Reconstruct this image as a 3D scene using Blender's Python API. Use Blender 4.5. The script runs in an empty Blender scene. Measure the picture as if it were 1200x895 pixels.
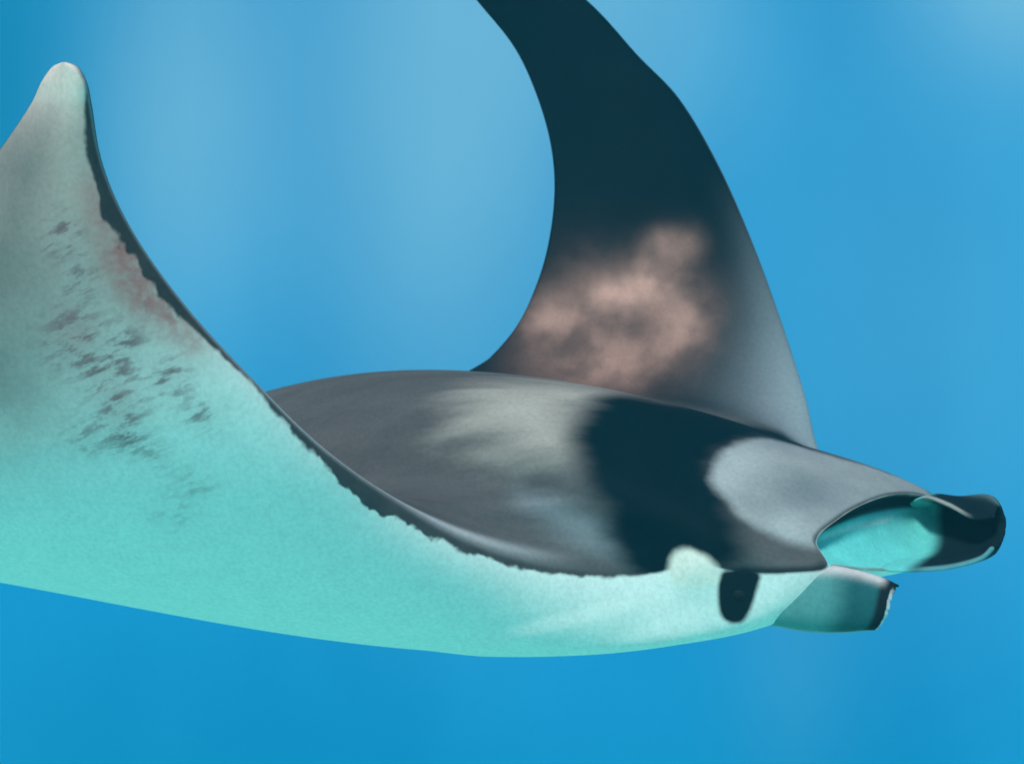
import bpy, math
import numpy as np
from mathutils import Vector

# ------------------------------------------------------------------ camera, sky, sun
scene = bpy.context.scene
EYE = (0.0, 0.0, 2.9)
cd = bpy.data.cameras.new('camera'); cam = bpy.data.objects.new('camera', cd)
scene.collection.objects.link(cam)
cam.location = EYE; cam.rotation_euler = (math.radians(90), 0, 0)
cd.lens = 50; cd.sensor_width = 36; cd.sensor_fit = 'HORIZONTAL'
cd.dof.use_dof = True; cd.dof.focus_distance = 3.9; cd.dof.aperture_fstop = 2.8
cd.clip_start = 0.05; cd.clip_end = 3000
scene.camera = cam

SUN_EL, SUN_AZ = math.radians(53), math.radians(204)     # azimuth of the sun, clockwise from +Y
world = bpy.data.worlds.new('World'); scene.world = world; world.use_nodes = True
wn, wl = world.node_tree.nodes, world.node_tree.links
sky = wn.new('ShaderNodeTexSky'); sky.sky_type = 'NISHITA'; sky.sun_disc = False
sky.sun_elevation = SUN_EL; sky.sun_rotation = SUN_AZ
wl.new(sky.outputs[0], wn['Background'].inputs[0]); wn['Background'].inputs[1].default_value = 0.12

sd = bpy.data.lights.new('sun', 'SUN'); sun = bpy.data.objects.new('sun', sd)
scene.collection.objects.link(sun)
sd.energy = 3.7; sd.angle = math.radians(12); sd.color = (1.0, 0.96, 0.9)   # softened by the moving surface
sdir = Vector((math.sin(SUN_AZ)*math.cos(SUN_EL), math.cos(SUN_AZ)*math.cos(SUN_EL), math.sin(SUN_EL)))
sun.rotation_euler = sdir.to_track_quat('Z', 'Y').to_euler()
sun.location = (0, 0, 20)

scene.view_settings.view_transform = 'Standard'; scene.view_settings.look = 'None'
scene.view_settings.exposure = 0.0; scene.view_settings.gamma = 1.0
scene.cycles.use_denoising = True
scene.cycles.volume_bounces = 1
scene.cycles.max_bounces = 6

# ------------------------------------------------------------------ helpers
def link_mesh(name, verts, faces, mat, parent=None, smooth=True):
    me = bpy.data.meshes.new(name)
    me.from_pydata([tuple(v) for v in verts], [], [tuple(f) for f in faces])
    me.materials.append(mat)
    if smooth:
        me.shade_smooth()
    me.update()
    o = bpy.data.objects.new(name, me); scene.collection.objects.link(o)
    if parent: o.parent = parent
    return o

def new_mat(name):
    m = bpy.data.materials.new(name); m.use_nodes = True
    nt = m.node_tree; nt.nodes.clear()
    out = nt.nodes.new('ShaderNodeOutputMaterial')
    return m, nt, out

def node(nt, typ, **kw):
    n = nt.nodes.new(typ)
    for k, v in kw.items():
        if k.startswith('i_'):
            n.inputs[int(k[2:]) if k[2:].isdigit() else k[2:]].default_value = v
        else:
            setattr(n, k, v)
    return n

def math_node(nt, op, a, b=None, clamp=False):
    n = nt.nodes.new('ShaderNodeMath'); n.operation = op; n.use_clamp = clamp
    for i, v in enumerate((a, b)):
        if v is None: continue
        if isinstance(v, (int, float)): n.inputs[i].default_value = v
        else: nt.links.new(v, n.inputs[i])
    return n.outputs[0]

def map_range(nt, v, a, b, c=0.0, d=1.0):
    n = nt.nodes.new('ShaderNodeMapRange'); n.interpolation_type = 'SMOOTHSTEP'
    nt.links.new(v, n.inputs[0])
    for i, x in zip((1, 2, 3, 4), (a, b, c, d)): n.inputs[i].default_value = x
    return n.outputs[0]

def mix_col(nt, f, a, b, blend='MIX'):
    n = nt.nodes.new('ShaderNodeMix'); n.data_type = 'RGBA'; n.blend_type = blend
    for i, v in ((0, f), (6, a), (7, b)):
        if isinstance(v, (int, float)): n.inputs[i].default_value = v
        elif isinstance(v, tuple): n.inputs[i].default_value = v
        else: nt.links.new(v, n.inputs[i])
    return n.outputs[2]

# ------------------------------------------------------------------ the tank
def wall_material():
    m, nt, out = new_mat('tank_wall_paint')
    b = node(nt, 'ShaderNodeBsdfDiffuse')
    tc = node(nt, 'ShaderNodeTexCoord'); mp = node(nt, 'ShaderNodeMapping')
    mp.inputs['Scale'].default_value = (0.3, 0.3, 0.16)
    nt.links.new(tc.outputs['Object'], mp.inputs[0])
    n1 = node(nt, 'ShaderNodeTexNoise'); n1.inputs['Scale'].default_value = 1.0; n1.inputs['Detail'].default_value = 3
    nt.links.new(mp.outputs[0], n1.inputs['Vector'])
    wa = node(nt, 'ShaderNodeAttribute'); wa.attribute_name = 'glare'
    f = math_node(nt, 'MULTIPLY', wa.outputs['Fac'], map_range(nt, n1.outputs[0], 0.3, 0.7, .75, 1.1), clamp=True)
    base = mix_col(nt, map_range(nt, n1.outputs[0], 0.35, 0.65), (0.002, 0.235, 0.46, 1), (0.012, 0.285, 0.53, 1))
    c = mix_col(nt, f, base, (0.27, 0.45, 0.575, 1))
    al = node(nt, 'ShaderNodeAttribute'); al.attribute_name = 'dim_water'
    c = mix_col(nt, al.outputs['Fac'], c, (0.004, 0.175, 0.29, 1))
    nt.links.new(c, b.inputs[0]); nt.links.new(b.outputs[0], out.inputs[0])
    return m

def floor_material():
    m, nt, out = new_mat('tank_floor_paint')
    b = node(nt, 'ShaderNodeBsdfDiffuse')
    tc = node(nt, 'ShaderNodeTexCoord')
    n1 = node(nt, 'ShaderNodeTexNoise'); n1.inputs['Scale'].default_value = 0.8; n1.inputs['Detail'].default_value = 6
    nt.links.new(tc.outputs['Object'], n1.inputs['Vector'])
    c = mix_col(nt, n1.outputs[0], (0.24, 0.90, 0.76, 1), (0.34, 0.96, 0.82, 1))
    nt.links.new(c, b.inputs[0]); nt.links.new(b.outputs[0], out.inputs[0])
    return m

R = 60.0
floor = link_mesh('tank_floor', [(-R, -R, 0), (R, -R, 0), (R, R, 0), (-R, R, 0)], [(0, 1, 2, 3)], floor_material(), smooth=False)
floor['kind'] = 'structure'
WY = 10.0
HT = 6.4
gx = np.concatenate([[-R, -30, -18], np.linspace(-12, 12, 97), [18, 30, R]]); gz = np.linspace(-.2, HT, 41)
wv = [(x, WY, z) for z in gz for x in gx]; n_x, n_z = len(gx), len(gz)
wf = [(j*n_x+i, j*n_x+i+1, (j+1)*n_x+i+1, (j+1)*n_x+i) for j in range(n_z-1) for i in range(n_x-1)]
k = len(wv); wv += [(-R, WY+.6, -.2), (R, WY+.6, -.2), (R, WY+.6, HT), (-R, WY+.6, HT)]
wf += [(k+1, k, k+3, k+2), tuple((n_z-1)*n_x+i for i in range(n_x))+(k+2, k+3), tuple(j*n_x for j in range(n_z-1, -1, -1))+(k, k+3)[::1], tuple(j*n_x+n_x-1 for j in range(n_z))+(k+2, k+1)]
wall = link_mesh('tank_wall', wv, wf, wall_material(), smooth=False)
# pale window reflections behind the ray, painted into the wall colour
W = np.array(wv)
glare = sum(h*np.exp(-((W[:, 0]-x)/sx)**2-((W[:, 2]-z)/sz)**2) for x, sx, z, sz, h in
    ((-2.3, .75, 4.9, 1.7, .8), (-.5, .95, 4.9, 2.3, 1.0), (.9, .9, 5.6, 1.2, .55), (3.6, .9, 5.9, .8, .8), (-5.6, 1.1, 4.6, 2.0, .6), (6.4, 1.2, 4.9, 1.8, .7), (2.9, 1.6, 3.4, 2.2, .28), (2.0, .4, 1.0, 1.0, .15)))
wall.data.attributes.new('glare', 'FLOAT', 'POINT').data.foreach_set('value', np.clip(glare, 0, 1).astype(np.float32))
dim_water = sum(h*np.exp(-((W[:, 0]-x)/sx)**2-((W[:, 2]-z)/sz)**2) for x, sx, z, sz, h in  # dimmer water at the side and low down, painted into the wall colour
    ((-3.9, 1.0, 5.0, 1.9, .75), (-3.2, 2.2, .2, 1.3, .35), (1.4, 3.0, 0.0, .8, .22), (7.8, 1.4, 4.0, 2.0, .5), (-8, 2, 4, 2, .4)))
wall.data.attributes.new('dim_water', 'FLOAT', 'POINT').data.foreach_set('value', np.clip(dim_water, 0, 1).astype(np.float32))
wall['kind'] = 'structure'

# water filling the tank: blue-green absorbing and faintly scattering
def water_material():
    m, nt, out = new_mat('tank_water')
    v = node(nt, 'ShaderNodeVolumePrincipled')                     # faint scatter of the water
    v.inputs['Color'].default_value = (0.12, 0.62, 0.85, 1)
    v.inputs['Density'].default_value = 0.008
    ab = node(nt, 'ShaderNodeVolumeAbsorption')                    # red fades first
    ab.inputs['Color'].default_value = (0.30, 0.72, 0.82, 1)
    ab.inputs['Density'].default_value = 0.035
    ad = node(nt, 'ShaderNodeAddShader')
    nt.links.new(v.outputs[0], ad.inputs[0]); nt.links.new(ab.outputs[0], ad.inputs[1])
    nt.links.new(ad.outputs[0], out.inputs['Volume'])
    return m

B0, B1 = (-R-1, -R-1, -1.2), (R+1, R+1, 6.9)
bv = [(x, y, z) for z in (B0[2], B1[2]) for y in (B0[1], B1[1]) for x in (B0[0], B1[0])]
water = link_mesh('water', bv, [(0, 2, 3, 1), (4, 5, 7, 6), (0, 1, 5, 4), (2, 6, 7, 3), (0, 4, 6, 2), (1, 3, 7, 5)], water_material(), smooth=False)
water['kind'] = 'structure'

# ------------------------------------------------------------------ manta ray geometry (a wing lofted from far tip over the head to near tip)
#GEO-START
K = 0.0006
def at(p):
    px, py, Y = p
    return np.array([(px-600)*K*Y, Y, EYE[2] + (447.5-py)*K*Y])

# leading edge (upper lip), lower lip or None, trailing edge, back height, belly depth, roll of the section in degrees
ST = [
 (( 490,-120,5.60), None, ( 486,-118,5.60), .004, .004, -82),   # 0 far wing tip
 (( 575, -85,5.62), None, ( 498, -72,5.62), .02, .02, -82),
 (( 690,   3,5.60), None, ( 558,   0,5.62), .03, .03, -80),
 (( 748,  66,5.56), None, ( 604,  58,5.60), .035,.035,-78),
 (( 795, 115,5.50), None, ( 630, 115,5.56), .04, .04, -76),
 (( 840, 190,5.42), None, ( 647, 180,5.50), .045,.045,-73),
 (( 882, 285,5.32), None, ( 648, 250,5.42), .05, .05, -68),
 (( 920, 390,5.18), None, ( 630, 330,5.34), .06, .06, -62),
 (( 945, 470,5.03), None, ( 596, 395,5.28), .08, .08, -50),
 (( 958, 525,4.92), None, ( 540, 445,5.25), .11, .11, -32),
 (( 985, 570,4.80), None, ( 430, 490,5.25), .16, .16, -18),     # 10
 ((1010, 592,4.70), None, ( 300, 530,5.25), .230, .20, -14),     # 11 far shoulder
 ((1062, 600,4.58), None, ( 200, 560,5.22), .300, .24, -12),
 ((1112, 594,4.50), (1113, 597,4.49), ( 150, 570,5.20), .360, .28, -12),   # 13 far mouth corner
 ((1082, 581,4.38), (1102, 640,4.30), ( 130, 574,5.16), .440, .30, -12),
 ((1050, 579,4.25), (1085, 663,4.17), ( 110, 578,5.12), .440, .30, -12),
 ((1018, 588,4.12), (1050, 668,4.05), (  92, 584,5.08), .450, .30, -12),
 (( 984, 607,4.00), (1015, 667,3.95), (  75, 592,5.04), .445, .29, -11),
 (( 957, 634,3.91), ( 980, 662,3.88), (  60, 600,5.00), .420, .28, -10),   # 18 near mouth corner
 (( 970, 664,3.87), None, (  45, 610,4.95), .410, .28, -9),
 (( 930, 671,3.86), None, (  30, 620,4.90), .390, .28, -8),      # 20
 (( 870, 671,3.90), None, (  12, 632,4.84), .360, .28, -6),
 (( 815, 668,3.95), None, (  -5, 643,4.76), .330, .27, -3),
 (( 775, 670,3.98), None, ( -22, 652,4.68), .300, .25, 1),       # 23 near shoulder
 (( 700, 669,4.00), None, ( -35, 660,4.60), .240, .22, 7),
 (( 630, 661,3.98), None, ( -50, 666,4.50), .190, .19, 14),
 (( 545, 634,3.90), None, ( -80, 672,4.36), .145, .16, 24),      # 26
 (( 460, 586,3.79), None, (-130, 668,4.18), .09, .13, 35),
 (( 380, 528,3.66), None, (-175, 640,3.98), .08, .10, 45),
 (( 300, 450,3.55), None, (-205, 560,3.80), .07, .08, 54),
 (( 220, 363,3.47), None, (-190, 450,3.64), .06, .06, 62),      # 30
 (( 155, 272,3.40), None, (-125, 325,3.53), .05, .05, 68),
 (( 118, 190,3.35), None, ( -25, 208,3.45), .04, .04, 72),
 (( 105, 122,3.31), None, (  36, 122,3.38), .028,.028,75),
 (( 100,  96,3.29), None, (  49,  95,3.34), .02,.02,75),
 ((  90,  79,3.28), None, (  61,  79,3.32), .014,.014,75),
 ((  77,  73,3.28), None, (  73,  73,3.29), .004,.004,75),      # 36 near wing tip
]
NS = len(ST)
def catmull(vals, q):
    """non-uniform cubic Hermite through the stations; q in station units"""
    vals = np.asarray(vals, float)
    if vals.ndim == 1: vals = vals[:, None]
    m = np.zeros_like(vals)
    d0 = (vals[1:-1]-vals[:-2])/TT[:-1, None]; d1 = (vals[2:]-vals[1:-1])/TT[1:, None]
    w = TT[:-1, None]+TT[1:, None]
    m[1:-1] = (d0*TT[1:, None]+d1*TT[:-1, None])/w
    m[0] = (vals[1]-vals[0])/TT[0]; m[-1] = (vals[-1]-vals[-2])/TT[-1]
    i = np.clip(np.floor(q).astype(int), 0, NS-2); s = (q-i)[:, None]; h = TT[i][:, None]
    return ((2*s**3-3*s**2+1)*vals[i]+(s**3-2*s**2+s)*h*m[i]+(-2*s**3+3*s**2)*vals[i+1]+(s**3-s**2)*h*m[i+1])

LEs = np.array([at(s[0]) for s in ST]); TEs = np.array([at(s[2]) for s in ST])
LOs = np.array([at(s[1]) if s[1] else at(s[0]) for s in ST])
dd = np.linalg.norm(np.diff(LEs, axis=0), axis=1)+np.linalg.norm(np.diff(TEs, axis=0), axis=1)
TT = np.maximum(dd, .02)**.6
PER = 16
Q = np.linspace(0, NS-1, (NS-1)*PER+1)
U = catmull(LEs, Q); T = catmull(TEs, Q); LO = catmull(LOs, Q)
tu = catmull([s[3] for s in ST], Q)[:, 0]; td = catmull([s[4] for s in ST], Q)[:, 0]
ph = np.radians(catmull([s[5] for s in ST], Q)[:, 0])
mouth = (Q > 13) & (Q < 19)
LO[~mouth] = U[~mouth]
gap = np.linalg.norm(LO-U, axis=1)

def foil(c):
    return 10*(.2969*np.sqrt(c)-.126*c-.3516*c**2+.2843*c**3-.1036*c**4)
ND, NV, NC = 130, 130, 22
def frame(A):
    C = T-A; Cn = C/np.linalg.norm(C, axis=1)[:, None]
    Z = np.array([0, 0, 1.0])-Cn*Cn[:, 2:3]; Z /= np.linalg.norm(Z, axis=1)[:, None]
    Yv = np.cross(Cn, Z); Yv *= np.sign(Yv[:, 1:2])
    return C, Z*np.cos(ph)[:, None]+Yv*np.sin(ph)[:, None]
cs = np.linspace(0, 1, ND)**2.0                        # dense at the leading edge
C1, N1 = frame(U); C2, N2 = frame(LO)
headw = np.exp(-((Q-17)/5.5)**2)                       # long low forehead instead of a blunt one
pw = 1+1.0*headw
fd = foil(np.clip(cs[None, :], 0, 1)**pw[:, None])
dors = U[:, None, :]+C1[:, None, :]*cs[None, :, None]+N1[:, None, :]*(tu[:, None]*fd)[:, :, None]
chin = np.clip(np.minimum((Q-12)/1.5, (18.5-Q)/2.5), 0, 1)
fv = foil(cs[None, :]**(1+.9*chin)[:, None])
vent = LO[:, None, :]+C2[:, None, :]*cs[None, :, None]-N2[:, None, :]*(td[:, None]*fv)[:, :, None]
# even out the body between the stations, more the farther from the edge
def even(A, strength):
    out = A.copy(); k = np.arange(-64, 65)
    for j in range(A.shape[1]):
        sg = strength*min(1.0, cs[j]/.12)
        if sg < .5: continue
        g = np.exp(-.5*(k/sg)**2); g /= g.sum()
        P = np.concatenate([2*A[:1, j]-A[64:0:-1, j], A[:, j], 2*A[-1:, j]-A[-2:-66:-1, j]])
        S_ = np.stack([np.convolve(P[:, x], g, 'valid') for x in range(3)], 1)
        w_ = np.clip(np.minimum((Q-8.5)/2, (29-Q)/3), 0, 1)[:, None]
        out[:, j] = A[:, j]*(1-w_)+S_*w_
    return out
dors = even(dors, 22); vent = even(vent, 16)
# swollen cheek just behind the eye
cheek = at((815, 672, 3.93))
def swell(A):
    d2 = ((A-cheek)**2).sum(2); g = np.exp(-d2/(2*.055**2))
    return A+g[:, :, None]*np.array([-.004, -.03, .022])
def fold(A):
    """shallow fold where the wing root meets the belly"""
    a0, a1 = at((545, 752, 4.1)), at((800, 688, 3.95)); e = (a1-a0)[[0, 2]]; ln = np.hypot(*e); e /= ln
    r = A[:, :, [0, 2]]-a0[[0, 2]]; t = r@e; dn = r[:, :, 0]*e[1]-r[:, :, 1]*e[0]      # positive below the line
    k = np.clip((dn+.025)/.05, 0, 1); k = k*k*(3-2*k)*np.exp(-(np.maximum(dn, 0)/.16)**2)
    m = np.clip((t+.12)/.15, 0, 1)*np.clip((ln-t)/.25, 0, 1)
    m = m*np.clip((4.45-A[:, :, 1])/.15, 0, 1)
    return A+(k*m)[:, :, None]*np.array([0, -.003, -.009])
dors = swell(dors); vent = fold(swell(vent)); U = dors[:, 0].copy(); LO[~mouth] = U[~mouth]; vent[~mouth, 0] = U[~mouth]
# mouth cavity: from the upper lip inwards and out again to the lower lip
a = np.linspace(0, 1, NC+2)[1:-1]
back = (C1+C2)/2; back /= np.linalg.norm(back, axis=1)[:, None]
cav = U[:, None, :]*(1-a)[None, :, None]+LO[:, None, :]*a[None, :, None] \
    + back[:, None, :]*(np.clip(gap*.45, 0, .065)[:, None]*np.sin(np.pi*a)[None, :]**.6)[:, :, None]
grid = np.concatenate([dors[:, ::-1], cav, vent], axis=1)      # (nq, ND+NC+NV, 3)
nq, nr = grid.shape[:2]
arc_d = np.concatenate([np.zeros((nq, 1)), np.cumsum(np.linalg.norm(np.diff(dors, axis=1), axis=2), axis=1)], axis=1)
arc_v = np.concatenate([np.zeros((nq, 1)), np.cumsum(np.linalg.norm(np.diff(vent, axis=1), axis=2), axis=1)], axis=1)
wcoord = np.concatenate([arc_d[:, ::-1], np.zeros((nq, NC)), -arc_v], axis=1)
qcoord = np.repeat(Q[:, None], nr, axis=1)
ccoord = np.concatenate([np.repeat(cs[None, ::-1], nq, 0), np.zeros((nq, NC)), np.repeat(cs[None], nq, 0)], axis=1)
side = np.concatenate([np.zeros((nq, ND)), np.full((nq, NC), 2), np.ones((nq, NV))], axis=1)   # 0 back, 1 belly, 2 mouth

def sheet(rows, nu, nv, thick, fray=1.6):
    """closed thick curved sheet through a grid of control points"""
    P = np.array([[at(p) for p in r] for r in rows])
    def interp(A, n):
        k = A.shape[0]; x = np.linspace(0, k-1, n); i = np.clip(np.floor(x).astype(int), 0, k-2); f = (x-i).reshape((-1,)+(1,)*(A.ndim-1))
        m = np.gradient(A, axis=0)
        return (2*f**3-3*f**2+1)*A[i]+(f**3-2*f**2+f)*m[i]+(-2*f**3+3*f**2)*A[i+1]+(f**3-f**2)*m[i+1]
    G = interp(P, nu); G = np.swapaxes(interp(np.swapaxes(G, 0, 1), nv), 0, 1)
    du = np.gradient(G, axis=0); dv = np.gradient(G, axis=1)
    n = np.cross(du, dv); n /= np.linalg.norm(n, axis=2)[:, :, None]
    uu, vv = np.meshgrid(np.linspace(0, 1, nu), np.linspace(0, 1, nv), indexing='ij')
    e = np.minimum(np.minimum(1-uu, 1)*nu*.5, np.minimum(vv, 1-vv)*nv*.5)
    th = thick*np.clip(np.sqrt(np.clip(e, 0, 4)/4), .12, 1)
    fr = .5*np.sin(vv*37+1.3)+.35*np.sin(vv*71+.4)+.3*np.sin(vv*117)      # frayed tip
    G = G+du*(fr*np.clip((uu-.9)/.1, 0, 1)*fray)[:, :, None]
    return G+n*th[:, :, None], G-n*th[:, :, None], uu, vv
NEAR_LOBE = [
 [( 905,668,3.99),( 905,695,3.95),( 892,714,3.95),( 872,726,4.00)],
 [( 962,662,3.90),( 966,686,3.85),( 958,718,3.85),( 940,739,3.91)],
 [(1000,667,3.84),(1006,690,3.78),(1002,720,3.78),( 986,741,3.84)],
 [(1032,676,3.78),(1032,697,3.73),(1026,720,3.73),(1013,739,3.78)],
 [(1052,685,3.75),(1045,700,3.71),(1040,720,3.71),(1029,737,3.75)]]
FAR_LOBE = [
 [(1030,668,4.02),(1060,655,4.22),(1080,615,4.45),(1082,594,4.47),(1064,590,4.38)],
 [(1065,669,4.03),(1095,652,4.22),(1102,615,4.40),(1102,588,4.40),(1085,583,4.28)],
 [(1110,666,4.00),(1130,645,4.18),(1132,610,4.30),(1126,588,4.28),(1110,592,4.20)],
 [(1147,656,3.98),(1158,640,4.10),(1160,605,4.18),(1152,585,4.15),(1140,608,4.08)],
 [(1163,642,3.98),(1174,632,4.03),(1178,612,4.07),(1170,591,4.07),(1165,606,4.03)]]
lobes = [('near', sheet(NEAR_LOBE, 60, 44, .013)), ('far', sheet(FAR_LOBE, 60, 60, .016, .5))]
#GEO-END

def merged(grid):
    n, r = grid.shape[:2]
    flat = grid.reshape(-1, 3)
    _, first, inv = np.unique(np.round(flat, 5), axis=0, return_index=True, return_inverse=True)
    inv = inv.ravel()
    idx = inv.reshape(n, r)
    f = np.stack([idx[:-1, :-1], idx[:-1, 1:], idx[1:, 1:], idx[1:, :-1]], axis=-1).reshape(-1, 4)
    faces = []
    for q in f.tolist():
        p = []
        for v in q:
            if v not in p: p.append(v)
        if len(p) > 2: faces.append(p)
    return flat[first], faces, first

V, F, first = merged(grid)
aw = wcoord.ravel()[first]; aq = qcoord.ravel()[first]; ac = ccoord.ravel()[first]; aside = side.ravel()[first]

aw = list(aw)
def close_sheet(G0, G1):
    nu, nv = G0.shape[:2]
    base = len(VERTS)
    VERTS.extend(G0.reshape(-1, 3).tolist()); VERTS.extend(G1.reshape(-1, 3).tolist())
    i0 = np.arange(nu*nv).reshape(nu, nv)+base; i1 = i0+nu*nv
    for g, flip in ((i0, False), (i1, True)):
        f = np.stack([g[:-1, :-1], g[1:, :-1], g[1:, 1:], g[:-1, 1:]], -1).reshape(-1, 4)
        FACES.extend((f[:, ::-1] if flip else f).tolist())
    ring0 = np.concatenate([i0[:, 0], i0[-1, 1:], i0[-2::-1, -1], i0[0, -2:0:-1]]); ring1 = ring0+nu*nv
    for k in range(len(ring0)):
        j = (k+1) % len(ring0)
        FACES.append([int(ring0[j]), int(ring0[k]), int(ring1[k]), int(ring1[j])])
VERTS = V.tolist(); FACES = list(F)
lobe_span = []
for nm, (G0, G1, uu, vv) in lobes:
    s0 = len(VERTS); close_sheet(G0, G1); lobe_span.append((nm, s0, len(VERTS), uu, vv))


# ------------------------------------------------------------------ skin pattern, in the animal's own coordinates
XYZ = np.array(VERTS); NB = len(V); NT = len(VERTS)
HEADING = np.array([.92, -.39, 0]); ACROSS = np.array([-.234, -.552, -.8])
pa, pb = XYZ@HEADING, (XYZ-np.array([0, 0, EYE[2]-4.6]))@ACROSS
def poly_sd(P, x, y):
    """signed distance to a polygon, positive inside"""
    P = np.array(P)
    for _ in range(2):                                             # round the corners
        N_ = np.roll(P, -1, axis=0); P = np.stack([.75*P+.25*N_, .25*P+.75*N_], 1).reshape(-1, 2)
    n = len(P); best = np.full(x.shape, 1e9); ins = np.zeros(x.shape, bool)
    for i in range(n):
        ax, ay = P[i]; bx, by = P[(i+1) % n]; ex, ey = bx-ax, by-ay
        t = np.clip(((x-ax)*ex+(y-ay)*ey)/(ex*ex+ey*ey+1e-12), 0, 1)
        best = np.minimum(best, np.hypot(x-ax-t*ex, y-ay-t*ey))
        cr = ((ay > y) != (by > y)) & (x < (bx-ax)*(y-ay)/(by-ay+1e-12)+ax)
        ins ^= cr
    return np.where(ins, best, -best)
WHITE = [(-1.834, -5.854), (-1.84, -5.988), (-1.797, -6.102), (-1.641, -6.19), (-1.405, -6.23), (-1.442, -6.046), (-1.433, -5.89), (-1.43, -5.783), (-1.559, -5.768), (-1.725, -5.818)]
BLACK = [(-1.454, -5.924), (-1.454, -6.096), (-1.399, -6.187), (-1.256, -6.196), (-1.1, -6.5), (-0.7, -6.5), (-0.80, -6.185), (-0.989, -6.15), (-1.055, -6.019), (-1.081, -5.893), (-1.047, -5.796), (-0.972, -5.702), (-0.941, -5.618), (-0.962, -5.56), (-1.13, -5.45), (-1.25, -5.52), (-1.303, -5.653), (-1.385, -5.753)]
HEADP = [(-1.077, -5.839), (-1.063, -6.001), (-0.986, -6.15), (-0.865, -6.15), (-0.744, -6.144), (-0.5, -6.2), (-0.5, -5.918), (-0.68, -5.75), (-0.74, -5.66), (-0.846, -5.664), (-0.912, -5.684), (-0.979, -5.73)]
STREAK = [(-1.623, -5.688), (-1.498, -5.703), (-1.299, -5.632), (-1.167, -5.581), (-1.248, -5.555), (-1.443, -5.597)]
def full(v, fill=0.0):
    o = np.full(NT, float(fill)); o[:NB] = v; return o
aq = np.asarray(aq); ac = np.asarray(ac); aw = np.asarray(aw); aside = np.asarray(aside)
body = (aq > 9.5) & (aq < 30)
A = {}
A['w'] = full(aw)
A['sd_white'] = full(np.where(body, poly_sd(WHITE, pa[:NB], pb[:NB]), -1), -1)
A['sd_black'] = full(np.where(body, poly_sd(BLACK, pa[:NB], pb[:NB]), -1), -1)
A['sd_head'] = full(np.where(body, poly_sd(HEADP, pa[:NB], pb[:NB]), -1), -1)
A['sd_streak'] = full(np.where(body, poly_sd(STREAK, pa[:NB], pb[:NB]), -1), -1)
# far wing: black back, greyer towards the front margin near its root; mottled window reflection painted into the skin
def near(qc, lst):
    """soft spots at (station, chord share, radius, strength)"""
    o = np.zeros(NB)
    for q, c, r, k in lst:
        i = int(np.argmin(abs(Q-q))); j = int(np.argmin(abs(cs-c)))
        P0 = (dors if qc == 'back' else vent)[i, j]
        o = 1-(1-o)*(1-k*np.exp(-((XYZ[:NB]-P0)**2).sum(1)/(2*r*r)))
    return o
ss = lambda a, b, x: (lambda t: t*t*(3-2*t))(np.clip((x-a)/(b-a), 0, 1))
A['farwing'] = full(1-ss(9.2, 10.2, aq))
fwg = ss(5.0, 8.4, aq)*np.exp(-(aw/(.08+.20*ss(5.5, 9, aq)))**2)*(aside == 0)
fwg = np.maximum(fwg, .9*np.exp(-(aw/.010)**2)*ss(3.0, 6.0, aq)*(aq < 9.6))  # thin highlight along the front edge, painted into the skin
A['fargrey'] = full(fwg)
A['headspot'] = full(near('back', [(16.6, .045, .05, .8), (16.2, .05, .045, .6), (17.0, .05, .04, .5)])*(aside == 0))
A['headpale'] = full(near('back', [(17.5, .115, .05, .7), (16.6, .12, .05, .7), (16.0, .12, .05, .5), (18.0, .03, .04, .6)])*(aside == 0))
A['reflection'] = full(near('back', [(6.98, .70, .055, .6), (6.85, .61, .06, .7), (6.75, .53, .055, .6), (6.3, .44, .05, .6), (6.25, .36, .045, .5), (6.6, .47, .05, .3), (7.65, .92, .06, .4), (7.5, .84, .06, .25), (8.35, .66, .07, .35), (8.3, .55, .07, .3), (7.6, .43, .07, .35), (7.2, .40, .06, .3), (8.3, .8, .13, .18), (7.2, .8, .13, .17), (7.7, .6, .17, .2), (7.1, .45, .12, .16)])*(aside == 0))
# belly side
A['scar'] = full(near('belly', [(31.25, .23, .029, 1), (31.15, .26, .031, .9), (30.8, .202, .031, .9), (30.55, .22, .026, .8), (30.1, .279, .047, 1), (29.95, .31, .044, .9), (29.9, .26, .039, .7), (29.6, .256, .039, 1), (29.55, .22, .034, .9), (29.25, .256, .044, 1), (29.05, .27, .039, .9), (29.9, .164, .034, 1), (29.8, .185, .031, .8), (29.42, .114, .034, 1), (29.35, .13, .031, .9), (28.95, .114, .034, .8), (28.85, .279, .034, .8), (29.0, .36, .039, .7), (28.6, .25, .029, .5), (28.2, .22, .039, .4), (27.9, .3, .039, .35)])*(aside == 1))
A['pink'] = full(near('belly', [(31.3, .06, .03, .7), (30.9, .055, .032, .9), (30.6, .06, .04, 1), (30.3, .055, .045, 1), (30.0, .04, .035, .9), (29.7, .03, .03, .6), (31.7, .07, .025, .4), (30.1, .28, .05, .35), (29.3, .25, .05, .25)])*(aside == 1))
A['margin'] = full(ss(.12, .55, ac)*ss(28.0, 30.2, aq)*(aside == 1)*(1-.75*ss(32.0, 33.4, aq)))
A['outer'] = full(ss(28.6, 31.0, aq)*(aside == 1))  # warm grey skin tint standing in for more neutral light up here
A['tip'] = full(ss(32.3, 33.6, aq)*(aside == 1))
st = [22.9, 23.6, 24.6, 25.4, 26.2, 26.9, 27.6, 28.2, 29.0, 29.7, 30.2, 30.8, 31.5, 32.0, 32.6, 33.2, 34, 35]
wd = [.000, .012, .018, .022, .028, .046, .046, .024, .010, .016, .034, .038, .036, .030, .020, .008, .003, 0]
A['edge'] = full(np.interp(aq, st, wd, left=0.0))
A['tipdark'] = full(ss(29.2, 29.9, aq))
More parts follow.
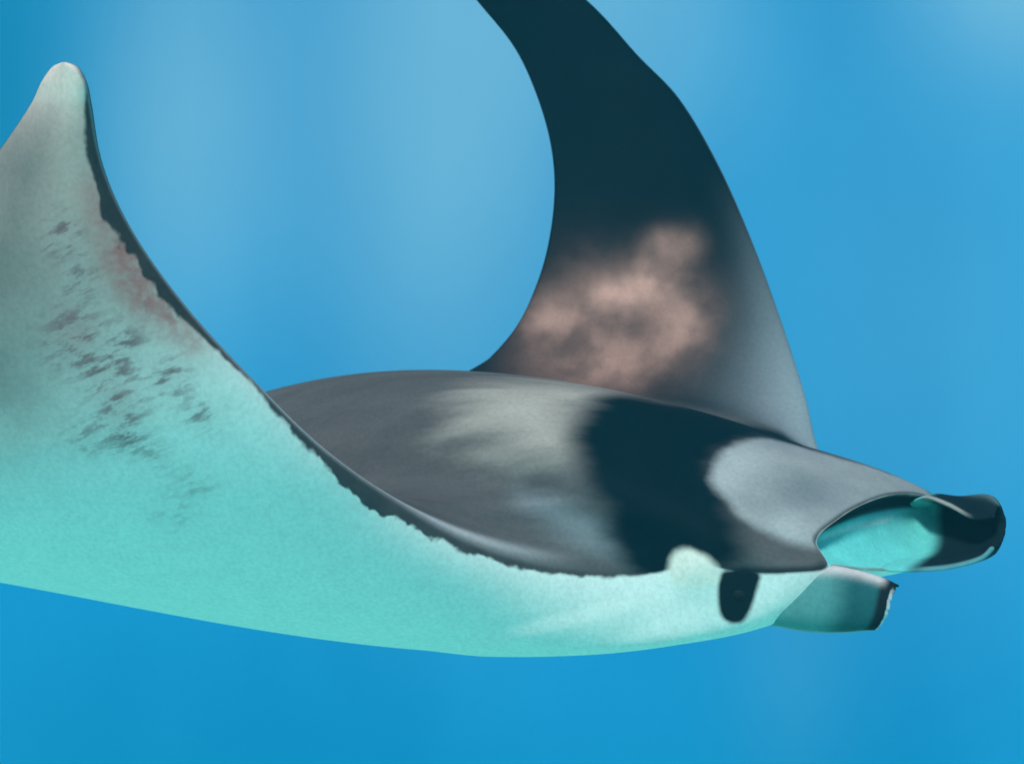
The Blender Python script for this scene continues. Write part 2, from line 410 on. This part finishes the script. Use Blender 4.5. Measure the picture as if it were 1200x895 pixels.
A['rim'] = full(np.maximum(ss(24.0, 26.2, aq)*(1-ss(28.5, 30, aq))*np.exp(-((aw-np.interp(aq, [25, 27, 28.5], [.034, .024, .008]))/np.interp(aq, [25, 28.5], [.026, .012]))**2), .6*ss(27, 28.5, aq)*np.exp(-(aw/.007)**2)))  # pale highlight of the rounded leading edge, put into the skin colour
A['lipline'] = full(ss(18.6, 19.2, aq)*(1-ss(20.6, 21.3, aq))*(1-ss(.008, .04, np.abs(aw)))+ss(13.2, 14, aq)*(1-ss(18.0, 18.5, aq))*(1-ss(.004, .020, np.abs(aw)))*.9)
P_ = lambda px, py, Y: at((px, py, Y))[[0, 2]]
EYEP = [P_(*p, 3.87) for p in ((846, 668), (894, 668), (888, 690), (883, 714), (876, 732), (862, 736), (850, 727), (845, 708), (845, 688))]
sde = poly_sd(EYEP, XYZ[:, 0], XYZ[:, 2])
A['sd_eye'] = full(np.where((aq > 19) & (aq < 23), sde[:NB], -1), -1)
BUMP = [P_(*p, 3.93) for p in ((781, 678), (783, 655), (792, 642), (808, 638), (828, 648), (850, 670), (835, 690), (800, 692))]
A['sd_bump'] = full(np.where((aq > 19.8) & (aq < 24), poly_sd(BUMP, XYZ[:NB, 0], XYZ[:NB, 2]), -1), -1)
# mouth lining and head fins painted directly, teal light put into the lining colour
PC = np.zeros((NT, 4)); PC[:, 3] = 1
pm = np.zeros(NT)
a_in = np.concatenate([np.zeros((nq, ND)), np.repeat(a[None], nq, 0), np.ones((nq, NV))], 1).ravel()[first]
inm = aside == 2
pm[:NB][inm] = 1
lipd = np.clip(1-ss(.20, .30, a_in)+ss(17.7, 18.2, aq)*(1-ss(.55, .75, a_in)), 0, 1)
mcol = np.outer(1-lipd, (.18, .78, .72))+np.outer(lipd, (.012, .03, .035))
mcol = mcol+np.outer(np.exp(-((a_in-.37)/.035)**2)*ss(14.4, 15.2, aq)*(1-ss(17, 17.6, aq)), (.40, .16, .10))
PC[:NB, :3] = np.where(inm[:, None], mcol, 0)
def lerp(f, c0, c1): return np.asarray(c0)*(1-f)[..., None]+np.asarray(c1)*f[..., None]
for nm, s0, s1, uu, vv in lobe_span:
    if nm == 'near':
        c = lerp(ss(.25, .5, uu), np.broadcast_to((.10, .30, .29), uu.shape+(3,)), (.022, .12, .13))
        c = lerp(ss(.70, .80, uu), c, (.010, .018, .022))
        c = lerp((1-ss(.08, .30, vv))*(1-ss(.72, .9, uu)), c, (.66, .62, .60))
        c = lerp(ss(.93, .965, uu)*ss(.12, .3, vv), c, (.55, .60, .62))
        c = lerp(ss(.93, .98, vv)*(1-ss(.8, .9, uu)), c, (.3, .4, .4))
    else:
        c = lerp(ss(.16, .34, uu), np.broadcast_to((.16, .66, .62), uu.shape+(3,)), (.008, .018, .024))
        c = lerp(ss(.965, .985, vv)*ss(.12, .25, uu)*(1-ss(.6, .78, uu)), c, (.36, .36, .33))
        c = lerp((1-ss(.012, .035, vv))*ss(.2, .4, uu), c, (.12, .32, .34))
        c = lerp(np.exp(-((vv-.76)/.05)**2)*ss(.5, .6, uu), c, (.10, .16, .16))
    flat = c.reshape(-1, 3); h = len(flat)
    PC[s0:s0+h, :3] = flat; PC[s0+h:s1, :3] = flat; pm[s0:s1] = 1
A['painted'] = pm

def skin_material():
    m, nt, out = new_mat('manta_skin')
    L = nt.links
    b = node(nt, 'ShaderNodeBsdfPrincipled'); b.inputs['Roughness'].default_value = .55
    b.inputs['Specular IOR Level'].default_value = .01
    L.new(b.outputs[0], out.inputs[0])
    def at_f(name):
        n = node(nt, 'ShaderNodeAttribute'); n.attribute_name = name; return n.outputs['Fac']
    tc = node(nt, 'ShaderNodeTexCoord')
    def noise(scale, detail=4, stretch=(1, 1, 1), rot=(0, 0, 0), rough=.55, kind='POINT'):
        mp = node(nt, 'ShaderNodeMapping', vector_type=kind); mp.inputs['Scale'].default_value = stretch; mp.inputs['Rotation'].default_value = rot
        L.new(tc.outputs['Object'], mp.inputs[0])
        n = node(nt, 'ShaderNodeTexNoise'); n.inputs['Scale'].default_value = scale; n.inputs['Detail'].default_value = detail; n.inputs['Roughness'].default_value = rough
        L.new(mp.outputs[0], n.inputs['Vector']); return n.outputs[0]
    def centred(n, amp): return math_node(nt, 'MULTIPLY', math_node(nt, 'SUBTRACT', n, .5), amp)
    streak = noise(5, 4, (.35, 3.0, 2.4), (0, 0, math.radians(23)))        # runs along the body
    fine = noise(75, 6, rough=.7); mid = noise(14, 4); big = noise(3.2, 3)
    rag = noise(17, 2.5, rough=.55)
    def sd_mask(name, lo, hi, n=None, amp=0):
        v = at_f(name)
        if n is not None: v = math_node(nt, 'ADD', v, centred(n, amp))
        return map_range(nt, v, lo, hi)
    # back
    d = mix_col(nt, streak, (.062, .062, .066, 1), (.125, .120, .117, 1))
    d = mix_col(nt, math_node(nt, 'MULTIPLY', sd_mask('sd_streak', -.06, .05, streak, .12), .55), d, (.24, .27, .29, 1))
    d = mix_col(nt, math_node(nt, 'MULTIPLY', sd_mask('sd_white', -.13, .20, streak, .26), .88), d, (.44, .40, .34, 1))
    blk = mix_col(nt, big, (.0012, .008, .012, 1), (.003, .014, .020, 1))
    d = mix_col(nt, sd_mask('sd_black', -.075, .045, streak, .12), d, blk)
    hp = mix_col(nt, mid, (.24, .26, .26, 1), (.34, .35, .34, 1))
    hp = mix_col(nt, map_range(nt, noise(5, 2), .4, .75), hp, (.25, .27, .275, 1))
    hp = mix_col(nt, at_f('headspot'), hp, (.17, .20, .205, 1))
    hp = mix_col(nt, at_f('headpale'), hp, (.42, .44, .43, 1))
    d = mix_col(nt, sd_mask('sd_head', -.022, .022, mid, .03), d, hp)
    d = mix_col(nt, math_node(nt, 'MULTIPLY', at_f('lipline'), .9), d, (.008, .02, .024, 1))
    fw = mix_col(nt, at_f('fargrey'), blk, (.30, .34, .36, 1))
    blot = math_node(nt, 'MULTIPLY', at_f('reflection'), map_range(nt, noise(6, 2), .3, .65, .5, 1.05), clamp=True)
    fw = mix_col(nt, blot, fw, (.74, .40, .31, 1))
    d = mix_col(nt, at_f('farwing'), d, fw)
    d = mix_col(nt, at_f('tipdark'), d, (.010, .016, .02, 1))
    d = mix_col(nt, math_node(nt, 'MULTIPLY', at_f('rim'), .9), d, (.46, .46, .46, 1))
    under = math_node(nt, 'MULTIPLY', map_range(nt, at_f('w'), -.012, .004, 1, 0), .8)
    d = mix_col(nt, under, d, mix_col(nt, mid, (.02, .025, .03, 1), (.09, .08, .08, 1)))
    # belly
    v = mix_col(nt, mid, (.66, .70, .64, 1), (.76, .79, .73, 1))
    v = mix_col(nt, math_node(nt, 'MULTIPLY', at_f('outer'), .92), v, mix_col(nt, at_f('tip'), mix_col(nt, big, (.38, .285, .245, 1), (.47, .355, .305, 1)), (.86, .61, .52, 1)))
    v = mix_col(nt, math_node(nt, 'MULTIPLY', at_f('margin'), map_range(nt, big, .2, .8, .6, 1.0)), v, (.19, .175, .16, 1))
    scr = noise(27, 5, (2.0, 1, .5), (0, math.radians(-24), 0), .65, 'TEXTURE')
    sm = math_node(nt, 'MULTIPLY', map_range(nt, scr, .46, .62), at_f('scar'), clamp=True)
    v = mix_col(nt, math_node(nt, 'MULTIPLY', at_f('scar'), .35), v, (.40, .34, .32, 1))
    v = mix_col(nt, math_node(nt, 'MULTIPLY', sm, .85), v, (.19, .10, .11, 1))
    pk = math_node(nt, 'MULTIPLY', at_f('pink'), map_range(nt, noise(30, 4), .3, .6, .5, 1.0))
    v = mix_col(nt, math_node(nt, 'MULTIPLY', pk, .95), v, (.42, .15, .14, 1))
    # where back meets belly: a torn-looking line along the leading edge
    e = math_node(nt, 'ADD', at_f('w'), at_f('edge'))
    amp = math_node(nt, 'ADD', math_node(nt, 'MULTIPLY', at_f('edge'), 2.0), .006)
    e = math_node(nt, 'ADD', e, math_node(nt, 'MULTIPLY', math_node(nt, 'SUBTRACT', rag, .5), amp))
    col = mix_col(nt, map_range(nt, e, -.007, .006), v, d)
    col = mix_col(nt, sd_mask('sd_eye', -.010, .007, mid, .016), col, (.006, .014, .018, 1))
    col = mix_col(nt, sd_mask('sd_bump', -.008, .022, mid, .02), col, (.76, .72, .62, 1))
    pc = node(nt, 'ShaderNodeAttribute'); pc.attribute_name = 'paint'
    pcol = mix_col(nt, math_node(nt, 'MULTIPLY', mid, .5), pc.outputs['Color'], (.4, .4, .4, 1), 'MULTIPLY')
    col = mix_col(nt, at_f('painted'), col, pcol)
    col = mix_col(nt, .27, col, mix_col(nt, map_range(nt, fine, .25, .7), (.35, .35, .35, 1), (1, 1, 1, 1)), 'MULTIPLY')
    L.new(col, b.inputs['Base Color'])
    bp = node(nt, 'ShaderNodeBump'); bp.inputs['Strength'].default_value = .11; bp.inputs['Distance'].default_value = .01
    L.new(math_node(nt, 'ADD', mid, math_node(nt, 'MULTIPLY', fine, .4)), bp.inputs['Height']); L.new(bp.outputs[0], b.inputs['Normal'])
    return m

ray = link_mesh('manta_ray', VERTS, FACES, skin_material())
ray['label'] = 'large manta ray with dark back and white belly gliding through blue water, wings raised'
ray['category'] = 'manta ray'
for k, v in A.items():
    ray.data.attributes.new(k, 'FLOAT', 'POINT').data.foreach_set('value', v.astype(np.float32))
ca = ray.data.attributes.new('paint', 'FLOAT_COLOR', 'POINT'); ca.data.foreach_set('color', PC.astype(np.float32).ravel())

# eye on the dark patch behind the near head fin
def eye_material():
    m, nt, out = new_mat('eye_black')
    b = node(nt, 'ShaderNodeBsdfPrincipled'); b.inputs['Roughness'].default_value = .6; b.inputs['Specular IOR Level'].default_value = .05
    n = node(nt, 'ShaderNodeTexNoise'); n.inputs['Scale'].default_value = 60
    nt.links.new(mix_col(nt, n.outputs[0], (.004, .008, .01, 1), (.012, .018, .02, 1)), b.inputs['Base Color'])
    nt.links.new(b.outputs[0], out.inputs[0]); return m
i = int(np.argmin(abs(Q-20.95))); j = int(np.argmin(abs(cs-.006)))
ec = vent[i, j]
ev, ef = [], []
for u in range(13):
    for v_ in range(20):
        th, fi = math.pi*u/12, 2*math.pi*v_/20
        ev.append((ec[0]+.022*math.sin(th)*math.cos(fi), ec[1]+.009-.016*math.cos(th), ec[2]+.018*math.sin(th)*math.sin(fi)))
for u in range(12):
    for v_ in range(20):
        k = (v_+1) % 20; ef.append((u*20+v_, u*20+k, (u+1)*20+k, (u+1)*20+v_))
eye = link_mesh('eye', ev, ef, eye_material(), ray)
print('verts', len(VERTS), 'faces', len(FACES))
